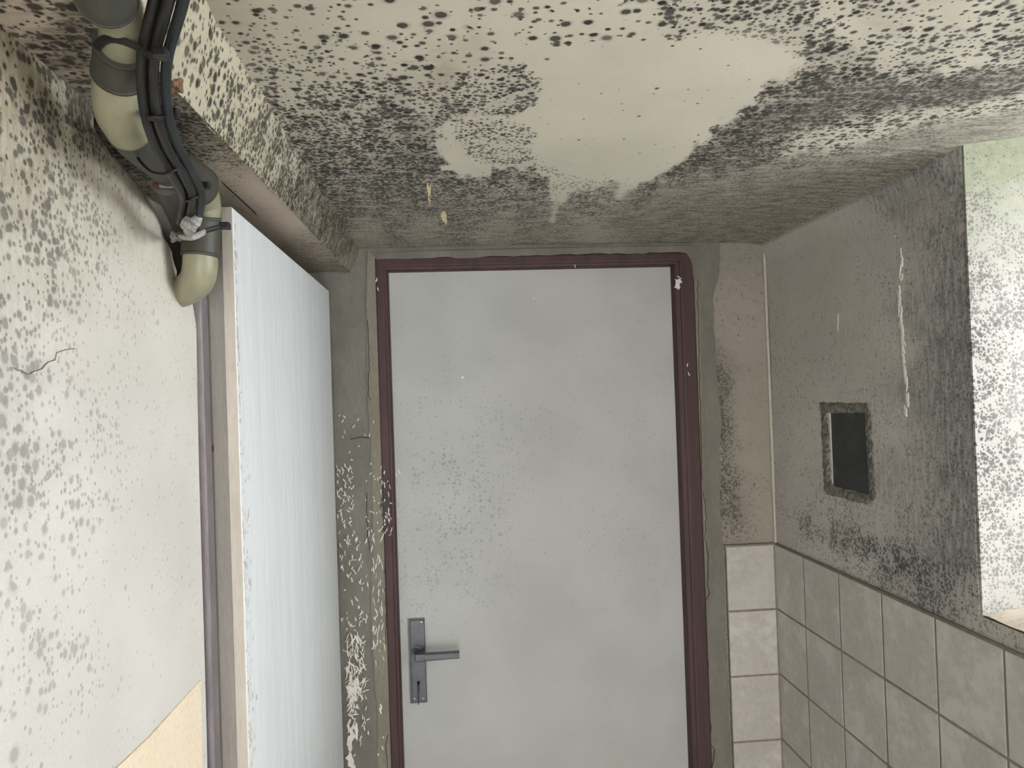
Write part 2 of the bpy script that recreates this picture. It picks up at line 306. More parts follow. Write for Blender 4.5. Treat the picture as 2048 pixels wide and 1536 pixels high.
def ceil_extra(px, P, F):
    d = inside(px, RES); k = np.clip(.5+d/14, 0, 1)
    F[:, 2] = np.maximum(F[:, 2], k*.75); F[:, 1] = np.maximum(F[:, 1], k*.45); F[:, 3] = np.maximum(F[:, 3], k*.12)
    # thin strip where the scraped area is only lightly speckled
    d = inside(px, [(1070,330),(1260,370),(1230,400),(1100,440),(1080,400)]); k = np.clip(.5+d/20, 0, 1)
    F[:, 2] = np.maximum(F[:, 2], k*.55)
    def area_(poly, soft, vals):
        k_ = np.clip(.5+(inside(px, poly)+rag(px)*soft*.8)/soft, 0, 1)
        for c_, v_ in vals.items(): F[:, c_] += (v_-F[:, c_])*k_
    area_([(1345,352),(1385,320),(1440,268),(1500,228),(1570,200),(1650,172),(1800,168),(2060,128),(2060,196),(1850,222),(1700,236),(1640,250),(1560,268),(1500,300),(1545,335),(1440,372)], 16, {1: 1.15, 2: 1.2, 3: .92})
    area_([(1560,306),(1640,258),(1780,226),(2060,192),(2060,222),(1800,262),(1690,300),(1570,324)], 14, {0: .5, 1: 1.0, 2: .45, 3: .06, 4: 1})
    area_([(1230,420),(1400,350),(1480,336),(1570,328),(1700,306),(1850,266),(2060,226),(2060,300),(1900,312),(1540,485),(1230,476)], 26, {1: .3, 2: .7, 3: .68, 4: .6})
XW = 1.10
us = steps(-.30, XW+.25, .005, (XL,)); vs = steps(.10, YB+.02, .0055)
def fceil(x, y):
    z = CEIL + .012*math.exp(-((y-YB)/.07)**2)*0 + .004*math.sin(3*x+1)*math.sin(4*y)
    if x > XR: z += .12*(x-XR)
    # coved corner towards the right-hand wall and the door wall
    z -= .009*math.exp(-max(0, XR-x)/.03)*(x <= XR)*min(1, max(0, (y-YW)/.06))
    return (x, y, z)
tag(lattice('ceiling', us, vs, fceil, M_ceil, CP, clean=[(CLEAN, 9, .012)], extra=ceil_extra, thick=-.1, flip=True),
    'cream ceiling covered in black mould spots with a scraped clean patch', 'ceiling', kind='structure')
bm = bmesh.new(); box(bm, (-.6, YREAR-.1, CEIL+.004), (XW+.25, .104, CEIL+.15))
from_bm('ceiling', bm, M_plain)['kind'] = 'structure'

# ------------------------------------------------------------------ beam along the left (boxed soffit)
BX_T, BX_B = -.190, -.213
BP = [(400,20,.1,1.0,.4,0,.95),(380,120,.2,1.1,.5,.1,.95),(430,130,.1,1.0,.5,0,.95),(470,220,.1,1.1,.9,.1,.95),(430,240,.1,1.1,.8,.1,.95),(540,320,.1,1.2,1.3,.3,.95),(500,310,.1,1.2,1.2,.3,.95),(590,400,0,1.2,1.6,.75,1),(560,390,0,1.2,1.6,.6,1),(640,470,0,1,1.5,.95,.95),(655,450,0,1,1.5,.95,.95),(670,490,0,.8,1.2,.9,.9),(610,450,0,.6,1.1,.7,.8),(695,530,0,.2,.4,.6,.5),(650,490,0,.6,1.,.75,.7)]
def bz(y): return .2545 + (.283-.2545)*max(0, min(1, (y-.62)/(YB-.62)))
beam = tag(empty('trim_1', (BX_B, 1.1, .26)), 'mouldy boxed-in beam running below the ceiling on the left', 'beam', kind='structure')
us = steps(.0, YB-.001, .0055); vs = np.linspace(-.008, 1, 18)
lattice('beam_side', us, vs, lambda y, t: (BX_B+(BX_T-BX_B)*t + .0012*math.sin(23*y)+.0010*math.sin(57*y+3*t), y, bz(y)+(CEIL+.006-bz(y))*t), M_beam, BP, parent=beam, flip=True)
SP = [(60,10,.8,.8,.4,.3,1),(200,60,.9,1,.5,.6,1),(150,70,.9,1,.6,.9,1),(180,130,.9,1,.6,.9,1),(240,160,.9,1.1,.8,.8,1),(345,200,.2,1,1.2,.7,1),(345,160,.6,1.2,1,.5,.9,.5),(380,250,.1,1,1.4,.75,1),(420,290,0,.9,1.3,.6,1),(460,320,0,.5,.9,.4,.9),(440,340,0,.1,.2,.12,.6),(500,380,0,.1,.1,.08,.5,.2),(560,430,0,.0,.1,.08,.5,.2),(520,440,0,.1,.2,.2,.5,.2),(620,510,0,.3,.7,.5,.7,.1),(600,530,0,.2,.3,.6,.7),(680,538,0,.4,.8,.55,.7)]  # dark values along the wall corner add painted shade to real mould
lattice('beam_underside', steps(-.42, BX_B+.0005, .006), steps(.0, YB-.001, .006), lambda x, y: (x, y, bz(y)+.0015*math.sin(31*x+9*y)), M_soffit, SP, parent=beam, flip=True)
bm = bmesh.new(); box(bm, (-.60, YREAR, .292), (BX_B-.003, YB, CEIL+.01)); box(bm, (-.60, YREAR, bz(0)), (BX_B, .002, CEIL+.01))
from_bm('beam_core', bm, M_plain, beam)
# long hairline joint along the underside
bm = bmesh.new(); tube(bm, [at_z(q, bz(1.0)-.0004) for q in [(430,348),(452,372),(480,398),(512,428)]], .0008, 6)
from_bm('joint_crack', bm, M_black, beam)

# ------------------------------------------------------------------ left wall (stops at a side doorway, broken notch where the pipe enters)
outline = [(420,1900),(415,1536),(401,900),(395,640),(392,596),(364,582),(362,565),(368,545),(362,522),(361,502),(347,480),(341,452),(326,420),(303,378),(268,338),(236,300),(215,262)]
OZ = sorted([(at_x(q, XL)[2], at_x(q, XL)[1]) for q in outline])
def yend(z): return float(np.interp(z, [a for a, b in OZ], [b for a, b in OZ]))
YE = yend(at_x((395,640), XL)[2])
LP = [(20,40,0.6,0.8,0.3,0.21,1,0.8,0),(90,60,0.9,1.1,0.5,0.46,1,0.8,0),(60,120,0.6,0.9,0.4,0.21,1,0.8,0),(140,40,0.8,1.1,0.7,0.77,1,0.8,0),(160,120,0.7,1.2,0.8,1.1,1,0.8,0),(140,90,0.6,1.2,0.8,1.1,1,0.8,0),(110,60,0.6,1,0.6,0.83,1,0.8,0),(185,200,0.5,1.1,0.9,1.1,1,0.8,0),(165,170,0.5,1.1,0.9,1.1,1,0.8,0),(215,270,0.2,0.6,0.6,0.77,1,0.7,0),(100,180,0.6,1.1,0.5,0.46,1,0.8,0),(30,200,0.8,0.9,0.4,0.33,0.94,0.8,0),(30,260,0.7,0.9,0.6,0.33,0.94,0.71,0),(60,330,0.7,1,0.6,0.39,0.88,0.61,0),(120,250,0.3,1,1,0.52,1,0.73,0),(150,300,0.1,0.7,0.9,0.39,0.88,0.66,0),(200,330,0,0.3,0.5,0.27,0.62,0.61,0),(250,370,0,0.2,0.3,0.25,0.5,0.56,0),(300,420,0,0.1,0.1,0.2,0.5,0.49,0),(40,420,0.9,0.9,0.5,0.3,0.75,0.49,0),(100,400,0.3,0.7,0.9,0.2,0.75,0.51,0),(30,500,0.4,0.7,0.5,0.1,0.62,0.37,0),(90,480,0.3,0.9,0.7,0.15,0.75,0.4,0),(150,450,0.0,0.4,0.8,0.1,0.62,0.44,0),(30,570,0.9,0.8,0.5,0.15,0.69,0.27,0),(90,560,0.2,0.9,0.9,0.15,0.69,0.29,0),(140,560,0,0.6,0.7,0.05,0.5,0.29,0),(30,640,0.4,0.8,0.5,0.1,0.62,0.17,0),(60,740,0.6,0.9,0.6,0.15,0.5,0.03,0),(120,700,0.1,0.3,0.5,0,0.4,0.09,0),(20,800,0.7,0.9,0.5,0.15,0.5,0,0),(100,820,0.1,0.4,0.4,0,0.4,0,0),(40,960,0.6,1,0.6,0.12,0.5,0,0),(110,930,0.1,0.9,0.7,0.05,0.5,0,0),(170,920,0,0.2,0.4,0,0.4,0,0),(130,1000,0.0,0.7,0.5,0,0.45,0,0),(40,1100,0.3,0.8,0.4,0.03,0.4,0,0),(120,1150,0,0.3,0.3,0,0.35,0,0),(20,1170,0.6,0.5,0.3,0,0.4,0,0),(80,1320,0.2,0.5,0.4,0,0.4,0,0),(40,1400,0.3,0.4,0.2,0,0.35,0,0),(120,1370,0,0.4,0.5,0,0.4,0,0),(40,1520,0.4,0.1,0.1,0,0.4,0,0),(200,700,0,0.05,0.2,0,0.3,0.09,0),(250,600,0,0.05,0.3,0,0.38,0.23,0),(330,500,0,0,0.1,0,0.38,0.37,0),(300,900,0,0,0.1,0,0.3,0,0),(350,700,0,0,0.1,0,0.3,0.09,0),(250,1100,0,0.02,0.06,0,0.3,0,0),(300,1300,0,0,0.05,0,0.3,0,0),(380,1000,0,0,0.1,0,0.3,0,0),(200,1450,0,0,0.03,0,0.3,0,0)]  # heavy values beside pipe and soffit mix real mould with painted shade
zs = steps(-.9, .262, .006); tt = np.concatenate([np.linspace(0, .62, 100), np.linspace(.62, 1, 12)[1:]])
def fleft(t, z):
    e = yend(z); y = e + (YREAR-e)*(t**1.0)*1.0 if t > .62 else e + ((YREAR*.62+e*.38)-e)*(t/.62)
    y = e + (YREAR-e)*t
    k = math.exp(-t*(e-YREAR)/.022)*(.001+.009*max(0, min(1, (z-.09)/.08)))
    return (XL - k + .0015*math.sin(9*z+2)*math.sin(11*y), y, z)
tt = np.concatenate([np.linspace(0, .28, 125), np.linspace(.28, 1, 12)[1:]])
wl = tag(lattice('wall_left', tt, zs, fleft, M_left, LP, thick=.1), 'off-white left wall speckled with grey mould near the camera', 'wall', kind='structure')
bm = bmesh.new(); box(bm, (XL-.1, YREAR, FLOOR), (XL, YE, -.9))
o = from_bm('wall_left', bm, M_plain); o['kind'] = 'structure'
bm = bmesh.new(); box(bm, (-.52, .45, .13), (-.372, YB, CEIL)); box(bm, (-.52, .93, FLOOR), (-.345, YB+.1, .14))
o = from_bm('wall_left', bm, M_cement); o['kind'] = 'structure'
# cream patch of older paint, low on the wall
q = [(402,1360),(425,2600),(60,2600),(60,1704),(225,1545),(300,1473),(355,1412),(385,1378)]
bm = bmesh.new(); prism(bm, [at_x(p, XL+.0011) for p in q], (-.0035, 0, 0))
o = from_bm('older_paint_patch', bm, M_ochre, wl); o['label'] = 'peach-cream patch of older paint'

# ------------------------------------------------------------------ side door (white rebated leaf)
d2 = tag(empty('door_2', (-.27, 1.3, FLOOR)), 'white painted side door leaf seen edge-on beside the left wall', 'door', kind='structure')
X0 = -.253; nb = at_x((465,415), X0); Y0 = nb[1]; ZT = nb[2]
fb = at_x((658,585), X0); Y1 = fb[1]
bm = bmesh.new(); box(bm, (X0-.0135, Y0, FLOOR+.01), (X0, Y1, ZT), .0015); from_bm('leaf_face', bm, M_leaf, d2)
bm = bmesh.new(); box(bm, (X0-.0135, Y0-.0006, FLOOR+.01), (X0-.0008, Y0+.004, ZT+.0006), .0005); from_bm('leaf_edge', bm, M_edge, d2)['label'] = 'beige painted lip of the leaf'
bm = bmesh.new(); box(bm, (X0-.0385, Y0+.013, FLOOR+.01), (X0-.0130, Y1-.02, ZT-.006), .001); from_bm('leaf_rebate', bm, M_edge2, d2)
bm = bmesh.new(); tz = at_x((396,575), XL+.006)[2]
box(bm, (XL-.05, YE+.001, FLOOR), (XL+.0045, YE+.028, tz), .004, 3); from_bm('door_jamb', bm, M_mauve, d2)['label'] = 'dull mauve painted jamb'
for py in (897, 1120):
    p = at_y((420, py), Y0+.012); bm = bmesh.new(); tube(bm, [(p[0], p[1], p[2]-.004), (p[0], p[1], p[2]+.004)], .004, 10); tube(bm, [(p[0]-.008, p[1]+.001, p[2]), (p[0]+.001, p[1], p[2])], .0022, 8)
    from_bm('hinge_pin', bm, M_rust, d2, True)
# chipped paint along the leaf's near edge
bm = bmesh.new()
for i in range(210):
    z = random.uniform(-.62, ZT-.02); dy = abs(random.gauss(0, .016)) if z < -.05 else abs(random.gauss(0, .004)); h = random.uniform(.001, .006); ww = random.uniform(.0006, .0022)
    y = Y0+.002+dy
    prism(bm, [(X0+.0004, y-ww, z), (X0+.0004, y+ww*.3, z-h), (X0+.0004, y+ww, z+h*.2), (X0+.0004, y, z+h)], (-.001, 0, 0))
o = from_bm('chipped_spot', bm, M_edge, d2); o['kind'] = 'stuff'

# ------------------------------------------------------------------ right wall with window recess and niche
NI = dict(y0=1.326, y1=1.474, z0=-.204, z1=-.053)
RP = [(1560,520,0,0.1,0.12,0.09,0.5),(1600,600,0,0.1,0.12,0.108,0.5,0,0.12),(1570,760,0,0.3,0.18,0.12,0.5,0,0.15),(1600,900,0,0.2,0.12,0.09,0.5,0,0.1),(1580,1000,0,0.1,0.2,0.154,0.5),(1570,1060,0,0.0,0.1,0.105,0.5),(1680,600,0,0,0.12,0.12,0.5,0.08,0.1),(1700,700,0,0.1,0.2,0.176,0.5,0.12),(1650,480,0,0,0.12,0.15,0.5,0,0.1),(1750,480,0,0,0.3,0.231,0.5),(1770,700,0,0.1,0.3,0.21,0.5,0.08),(1780,560,0,0.1,0.3,0.218,0.6),(1850,420,0,0.12,0.275,0.57,0.45,0.0,0.1),(1880,350,0.1,0.48,0.55,0.782,0.6),(1800,390,0,0.24,0.33,0.69,0.525),(1900,450,0.2,0.36,0.55,0.782,0.6),(1840,600,0,0.18,0.33,0.662,0.45),(1900,600,0,0.36,0.55,0.874,0.6),(1850,800,0,0.18,0.385,0.736,0.525),(1900,800,0.1,0.36,0.55,0.92,0.675),(1910,700,0.1,0.36,0.55,0.92,0.675),(1780,850,0,0.2,0.4,0.231,0.5),(1800,950,0,0.18,0.33,0.552,0.45),(1850,950,0,0.42,0.495,0.552,0.525),(1900,950,0.1,0.42,0.55,0.92,0.675),(1830,1050,0,0.48,0.55,0.552,0.6),(1910,1100,0,0.42,0.55,0.92,0.675),(1750,1050,0,0.1,0.3,0.28,0.5),(1640,1040,0,0.2,0.3,0.175,0.6),(1620,1052,0,0.8,1.2,0.28,0.9,0.2),(1680,1075,0,1,1.4,0.35,0.9,0.3),(1580,1035,0,0.3,0.6,0.14,0.8),(1740,1095,0.2,1,1.4,0.42,1),(1800,1135,0.3,1.1,1.4,0.7,1),(1860,1160,0.2,0.9,1.2,0.8,1),(1650,1110,0,0.1,0.4,0.105,0.6),(1720,1140,0,0.3,0.7,0.175,0.7),(1800,1180,0,0.4,0.9,0.35,0.7),(1600,1105,0,0.1,0.5,0.14,0.6),(1900,1210,0,0.3,0.8,0.5,0.8),(1980,1260,0,0.2,0.6,0.35,0.6),(1950,1255,0,0.3,0.6,0.35,0.7)]
holeW = lambda y, z: (-.05 < y < YW) and z > SILL
holeN = lambda y, z: NI['y0'] < y < NI['y1'] and NI['z0'] < z < NI['z1']
ys = steps(.30, YB+.02, .006, (YW, NI['y0'], NI['y1'])); zz = steps(-.40, CEIL+.03, .006, (SILL, NI['z0'], NI['z1']))
def fr(y, z):
    x = XR + .0015*math.sin(8*y)*math.sin(9*z+1)
    top = CEIL-.012-z
    if top < .05: x -= .010*(1-max(0, top)/.05)**2*min(1, max(0, (y-YW)/.05))
    e = 0
    if y <= YW+.02 and z > SILL-.03: e = .0006*math.sin(70*z)+.0006*math.sin(31*z+2)
    return (x + (.004 if (abs(y-YW) < .004 and z > SILL) else 0), y + (e if abs(y-YW) < .012 else 0), z)
wr = tag(lattice('wall_right', ys, zz, fr, M_right, RP, skip=lambda y, z: holeW(y, z) or holeN(y, z), thick=-.28, flip=True), 'grey grimy right wall above the tiles with a recess and a niche', 'wall', kind='structure')
bm = bmesh.new(); box(bm, (XR, .30, FLOOR), (XR+.28, YB+.1, -.40)); box(bm, (XR, YREAR, FLOOR), (XR+.28, .30, SILL)); box(bm, (XR, YREAR, SILL), (XR+.28, -.05, CEIL+.006))
o = from_bm('wall_right', bm, M_plain); o['kind'] = 'structure'
# the recess' far cheek and sill
VP_ = [(1935,330,0,.2,.3,.25,.5,0,.75),(2000,330,0,.1,.3,.2,.5,0,.8),(2040,400,0,.1,.3,.15,.5,0,.4),(1940,450,.1,.6,1,.35,.6,0,.35),(1990,480,.1,.4,.8,.2,.5,0,.2),(1945,560,.1,.9,1.2,.25,.7,.05,.1),(2000,600,.1,.7,1.2,.2,.6),(1950,680,.3,1,1,.15,.9),(2000,680,.1,1,1.2,.15,.7,.05),(2040,700,.1,.6,1,.1,.5),(1945,780,.2,.9,.7,.1,.9),(1990,780,.3,1,.8,.1,.8),(2030,800,.1,.6,1.1,.15,.5),(1950,880,.4,1.1,.8,.1,1),(2000,900,.3,1,.8,.1,.8),(2030,880,1,.7,.5,.1,.6),(1950,1000,.1,1,1,.1,.8),(2000,1000,.3,.9,.9,.1,.7),(1950,1100,0,.9,1,.1,.7),(2000,1100,.1,.9,1,.1,.6),(1960,1190,0,.3,.9,.1,.5),(2030,1180,0,.4,.7,.05,.5)]
lattice('recess_cheek', steps(XR-.0005, XW-.002, .005), steps(SILL-.03, CEIL+.05, .005), lambda x, z: (x, YW-.003, z), M_reveal, VP_, parent=wr, thick=-.004, flip=True)
SV = [(1960,1235,0,.2,.6,.3,.5,.3),(2040,1250,0,.1,.3,.1,.4,.4),(2040,1220,0,0,.2,0,.4,.3)]
M_sill = mould_mat('dusty_sill_plaster', 'XY', (214, 204, 186), spot=(90, 86, 78), dirt_shade=(140, 132, 118))
lattice('recess_sill', steps(XR-.001, XW-.002, .008), steps(-.05, YW-.001, .02), lambda x, y: (x, y, SILL+.003+.10*(x-XR)+.0015*math.sin(90*y)*math.sin(50*x)), M_sill, SV, parent=wr)
# niche: dark plate inside, rough mortar lip around
bm = bmesh.new(); box(bm, (XR+.0025, NI['y0']+.0002, NI['z0']+.0002), (XR+.06, NI['y1']-.0002, NI['z1']-.0002))
nic = tag(empty('wall_niche', (XR+.02, 1.4, NI['z0'])), 'small dark rectangular opening with a rough mortar rim in the right wall', 'wall niche')
from_bm('dark_panel', bm, M_slate, nic)
bm = bmesh.new()
inner = [(1657,826),(1730,825),(1732,870),(1736,930),(1739,988),(1700,982),(1668,972),(1660,955),(1658,900)]
outer = [(1639,803),(1733,806),(1742,830),(1745,930),(1748,1000),(1738,1010),(1715,1006),(1690,998),(1655,989),(1647,980),(1645,900)]
def rough_ring(bm, inn, out, X, dep, n=110):
    def res(poly, n):
        P = [np.array(p, float) for p in poly]; P.append(P[0]); L = np.cumsum([0]+[np.hypot(*(P[i+1]-P[i])) for i in range(len(P)-1)])
        return [np.array([np.interp(t, L, [p[k] for p in P]) for k in (0, 1)]) for t in np.linspace(0, L[-1], n, endpoint=False)]
    I = res(inn, 400); O = res(out, n); rows = []
    for o_ in O:
        i_ = min(I, key=lambda s: np.hypot(*(s-o_))); row = []
        for t, x in ((0, 0), (.15, -dep*.8), (.5, -dep), (.85, -dep*.2), (1, .001), (1.0, .003)):
            j = (rng.random(2)-.5)*(4.0 if 0 < t < 1 else 3.0); p = o_+(i_-o_)*t+j
            row.append(bm.verts.new(at_x(p, X+x+(rng.random()-.5)*.0030)))
        rows.append(row)
    for k in range(n):
        a, b = rows[k], rows[(k+1) % n]
        for j in range(5): bm.faces.new((a[j], a[j+1], b[j+1], b[j]))
rough_ring(bm, inner, outer, XR-.0005, .0022)
from_bm('mortar_rim', bm, M_rough, nic)
# scratches where the paint is scored through to white
bm = bmesh.new()
def sliver(bm, q, ang, ln, wd, put, nrm, jag=True):
    a = np.array([math.cos(ang), math.sin(ang)]); b = np.array([-a[1], a[0]]); k = 6; L_, R_ = [], []
    for i in range(k+1):
        t = i/k-.5; w_ = wd*(1-abs(2*t)**2.2)*.5*(random.uniform(.5, 1.2) if jag else 1); c = np.array(q)+a*ln*t+b*random.uniform(-.3, .3)*wd
        L_.append(c+b*(w_+.12)); R_.append(c-b*(w_+.12))
    j = Vector(nrm)*(-random.uniform(0, .22)); prism(bm, [Vector(put(p))+j for p in L_+R_[::-1]], nrm)
putR = lambda p: at_x(p, XR-.0016)
path = [(1802,500),(1800,560),(1798,600),(1800,625),(1803,660),(1805,700),(1808,740),(1814,775)]
for i in range(64):
    y = random.choice([random.uniform(500, 775), random.uniform(590, 690)]); x = np.interp(y, [p[1] for p in path], [p[0] for p in path])
    sliver(bm, (x+random.gauss(0, 1.5), y), math.pi/2+random.gauss(0, .14), random.uniform(8, 30), random.uniform(.3, 1.2), putR, (.003, 0, 0))
for y in range(650, 775, 24):
    x = np.interp(y, [p[1] for p in path], [p[0] for p in path]); sliver(bm, (x, y), math.pi/2+.05, 26, 1.6, putR, (.003, 0, 0))
for q, l, w_ in (((1814,800),30,4.5),((1811,822),24,5),((1816,790),10,2),((1676,645),36,3),((1789,473),4,3)): sliver(bm, q, math.pi/2-.12 if q[0] > 1700 else math.pi/2, l, w_, putR, (.003, 0, 0))
o = from_bm('white_scratch', bm, M_chip, wr); o['kind'] = 'stuff'

# ------------------------------------------------------------------ window in the recess
win = tag(empty('window_1', (XW, .5, SILL)), 'white framed window at the back of the right-hand recess', 'window', kind='structure')
bm = bmesh.new(); z1 = CEIL+.04
for a, b in (((XW, -.05, SILL), (XW+.05, YW, SILL+.06)), ((XW, -.05, z1-.06), (XW+.05, YW, z1)), ((XW, -.05, SILL), (XW+.05, .01, z1)), ((XW, YW-.06, SILL), (XW+.05, YW, z1)), ((XW, .47, SILL), (XW+.05, .53, z1))): box(bm, a, b, .003)
from_bm('window_frame', bm, M_wood, win)
mg, nt, b = newmat('window_glass', .02); b.inputs['Transmission Weight'].default_value = 1; b.inputs['IOR'].default_value = 1.0; b.inputs['Base Color'].default_value = (1, 1, 1, 1)
b.inputs['Specular IOR Level'].default_value = .2
bm = bmesh.new(); box(bm, (XW+.022, .0, SILL+.05), (XW+.026, YW-.05, z1-.05)); from_bm('pane', bm, mg, win)

# ------------------------------------------------------------------ tiles
def tiles(name, parent, u0, u1, us_, z0, rows, put, n, mat=M_tile):
    """individual ceramic tiles with pillowed edges on a grout bed; one mesh: tiles are surface pattern"""
    bm = bmesh.new(); g = .0021
    for i in range(len(us_)-1):
        for j in range(len(rows)-1):
            a0, a1, c0, c1 = us_[i]+g, us_[i+1]-g, rows[j+1]+g, rows[j]-g
            if a1-a0 < .004: continue
            dz = random.uniform(-.0003, .0003)
            ring = lambda k, h: [bm.verts.new(put(u, z, h+dz)) for u, z in ((a0+k, c0+k), (a1-k, c0+k), (a1-k, c1-k), (a0+k, c1-k))]
            r0, r1, r2 = ring(0, -.004), ring(.0002, .0), ring(.0014, .0005)
            for A, B in ((r0, r1), (r1, r2)):
                for k in range(4): bm.faces.new((A[k], A[(k+1) % 4], B[(k+1) % 4], B[k]))
            bm.faces.new(r2)
    o = from_bm(name, bm, mat, parent); return o
ZT0 = -.3690; rows = [ZT0-.15*k for k in range(10)]
us_ = [YB-.15*k for k in range(11)]
tiles('wall_tiles', wr, 0, 0, sorted(us_), 0, rows, lambda u, z, h: (XR-.0062-h, u, z), 0)
bm = bmesh.new(); box(bm, (XR-.0060, us_[-1], FLOOR), (XR+.001, YB, ZT0)); box(bm, (XR-.0052, us_[-1], ZT0-.001), (XR+.001, YB, ZT0+.0022), .001)
from_bm('grout_bed', bm, M_grout, wr)

# ------------------------------------------------------------------ door wall
LX0 = at_y((776,545), YB+.016)[0]; LX1 = at_y((1341,533), YB+.016)[0]; LZ = at_y((1050,539), YB+.016)[2]
FX0 = at_y((752,600), YB)[0]; FX1 = at_y((1388,600), YB)[0]; FZ = at_y((1060,511), YB)[2]
KP = [(1490,780,0,0,.1,.1,.3),(1490,860,0,0,.1,.1,.3),(1500,920,0,0,.1,.1,.3),(1510,1010,0,0,.2,.1,.3),(1530,860,0,0,.05,.1,.3),(1480,520,0,.1,.1,.3,.5),(1450,600,0,.1,.1,.2,.5),(1500,620,0,.2,.2,.15,.5),(1500,800,0,.1,.1,.15,.4),(1438,780,0,.6,1.2,.8,.9),(1442,860,0,.7,1.3,.8,.9),(1455,900,0,.5,1,.4,.8),(1455,960,0,.6,1.2,.5,.9),(1462,1010,.1,1.1,1.4,.7,.9),(1465,1045,0,.6,1.1,.35,.8),(1500,980,0,.1,.2,.15,.5),(1520,700,0,0,.1,.12,.4),(1530,1050,0,0,.1,.1,.4),(1490,1070,0,.2,.4,.2,.5),(700,560,0,0,0,.6,.4),(700,900,0,0,0,.6,.4)]
hd = lambda x, z: LX0-.004 < x < LX1+.004 and z < LZ+.004
xs = steps(-.42, XR+.01, .006, (LX0-.004, LX1+.004)); zs = steps(FLOOR, CEIL+.03, .008, (LZ+.004,))
wb = tag(lattice('wall_back', xs, zs, lambda x, z: (x, YB+.002*math.sin(6*x+4*z)*.3, z), M_back, KP, skip=hd, thick=.12), 'end wall around the maroon-framed door', 'wall', kind='structure')
# cement surround with ragged outer edge
def ragged(pts, n, amp):
    out = []
    for i in range(len(pts)-1):
        a, b = np.array(pts[i], float), np.array(pts[i+1], float); L = np.hypot(*(b-a)); k = max(1, int(L/n)); nn = np.array([-(b-a)[1], (b-a)[0]])/(L+1e-9)
        for j in range(k): out.append(a+(b-a)*j/k + nn*random.uniform(-amp, amp)*(1 if j else 0))
    out.append(np.array(pts[-1], float)); return out
YC = YB-.005
outerp = ragged([(1476,1700),(1466,1536),(1458,1400),(1451,1250),(1447,1085),(1441,1040),(1440,990),(1442,950),(1438,900),(1444,850),(1437,790),(1431,700),(1428,640),(1427,590),(1438,552),(1441,520),(1440,486)], 9, 1.6)
topp = ragged([(1440,486),(1300,486),(1180,490),(1060,488),(1000,491),(900,487),(850,490),(760,487),(728,488),(716,498),(713,530),(707,546)], 14, 1.0)
leftp = [(640,546),(560,546),(560,1700)]
inn = [(FX0+.004, FLOOR), (FX0+.004, FZ-.004), (FX1-.004, FZ-.004), (FX1-.004, FLOOR)]
O3 = [tuple(at_y(p, YC)) for p in outerp+topp[1:]+leftp]
O3 = [(x, YC, max(z, FLOOR)) for x, y, z in O3]
bm = bmesh.new()
# right strip, head strip, left strip as one connected ring
ring = O3 + [(a, YC, b) for a, b in inn]
vs_ = [bm.verts.new(p) for p in ring]; f = bm.faces.new(vs_)
r = bmesh.ops.extrude_face_region(bm, geom=[f]); bmesh.ops.translate(bm, verts=[v for v in r['geom'] if isinstance(v, bmesh.types.BMVert)], vec=(0, .006, 0))
bmesh.ops.triangulate(bm, faces=bm.faces)
from_bm('cement_surround', bm, M_cement, wb)['label'] = 'bare grey-green cement around the door frame'
# raised band of smoother cement to the left of the frame
bm = bmesh.new(); lft = ragged([(735,500),(733,640),(736,800),(742,900),(747,1080),(742,1200),(748,1330),(755,1440),(757,1536),(762,1700)], 16, 1.3)
rgt = [(756,520),(762,800),(772,1100),(778,1330),(786,1700)]
prism(bm, [at_y(p, YC-.0035) for p in lft+rgt[::-1]], (0, .006, 0)); from_bm('cement_fillet', bm, M_cement2, wb)
bm = bmesh.new(); prism(bm, [at_y(p, YC-.002) for p in [(1378,500),(1396,506),(1400,620),(1405,800),(1411,1000),(1415,1200),(1420,1400),(1426,1700),(1402,1700),(1380,900)]], (0, .004, 0)); from_bm('cement_fillet', bm, M_cement2, wb)
# cement dragged over the top edge of the frame
bm = bmesh.new(); lo = ragged([(753,519),(800,517),(880,514),(930,516),(1000,512),(1100,511),(1180,507),(1260,508),(1340,504),(1372,506),(1382,520),(1388,560)], 13, 1.8)
prism(bm, [at_y(p, YB-.0112) for p in [(1398,560),(1396,499),(1380,491),(1200,494),(1000,499),(850,502),(750,507)]+lo], (0, .012, 0)); from_bm('cement_smear', bm, M_cement, wb)
# cracks
bm = bmesh.new(); tube(bm, [at_x(p, XL+.0012) for p in ragged([(28,735),(60,748),(84,738),(97,724),(110,720),(113,706),(150,697)], 8, 2)], .0004, 5); from_bm('plaster_crack', bm, M_cement, wl)
for pts in ([(1407,985),(1412,1030),(1410,1080),(1417,1110),(1415,1170),(1420,1185),(1411,1200),(1414,1290),(1417,1330),(1416,1400),(1422,1460),(1420,1490),(1430,1500),(1424,1536)],
            [(772,1080),(770,1150),(772,1230),(771,1290)], [(776,1470),(771,1490),(775,1536)], [(735,640),(738,700),(737,792),(742,800)], [(700,878),(720,874),(738,876)], [(733,985),(735,1060),(738,1100)], [(1395,560),(1398,700),(1402,860),(1404,960)]):
    bm = bmesh.new(); pp = ragged(pts, 7, 1.2); tube(bm, [at_y(p, YC-.0037 if pts[0][0] < 1300 else YC-.0022) for p in pp], .0007, 5); from_bm('plaster_crack', bm, M_black, wb)
# tiles right of the door, and the strip of grout that caps them
TX0 = at_y((1449,1095), YB)[0]; TX1 = XR-.0075
def tb(u, z, h): return (u, YB-.0062-h, z)
tiles('wall_tiles', wb, 0, 0, [TX0, TX1], 0, rows, tb, 0)
bm = bmesh.new(); box(bm, (TX0, YB-.0060, FLOOR), (XR, YB+.001, ZT0)); box(bm, (TX0-.004, YB-.0072, ZT0-.001), (XR-.006, YB, ZT0+.0024), .001); from_bm('grout_bed', bm, M_grout, wb)
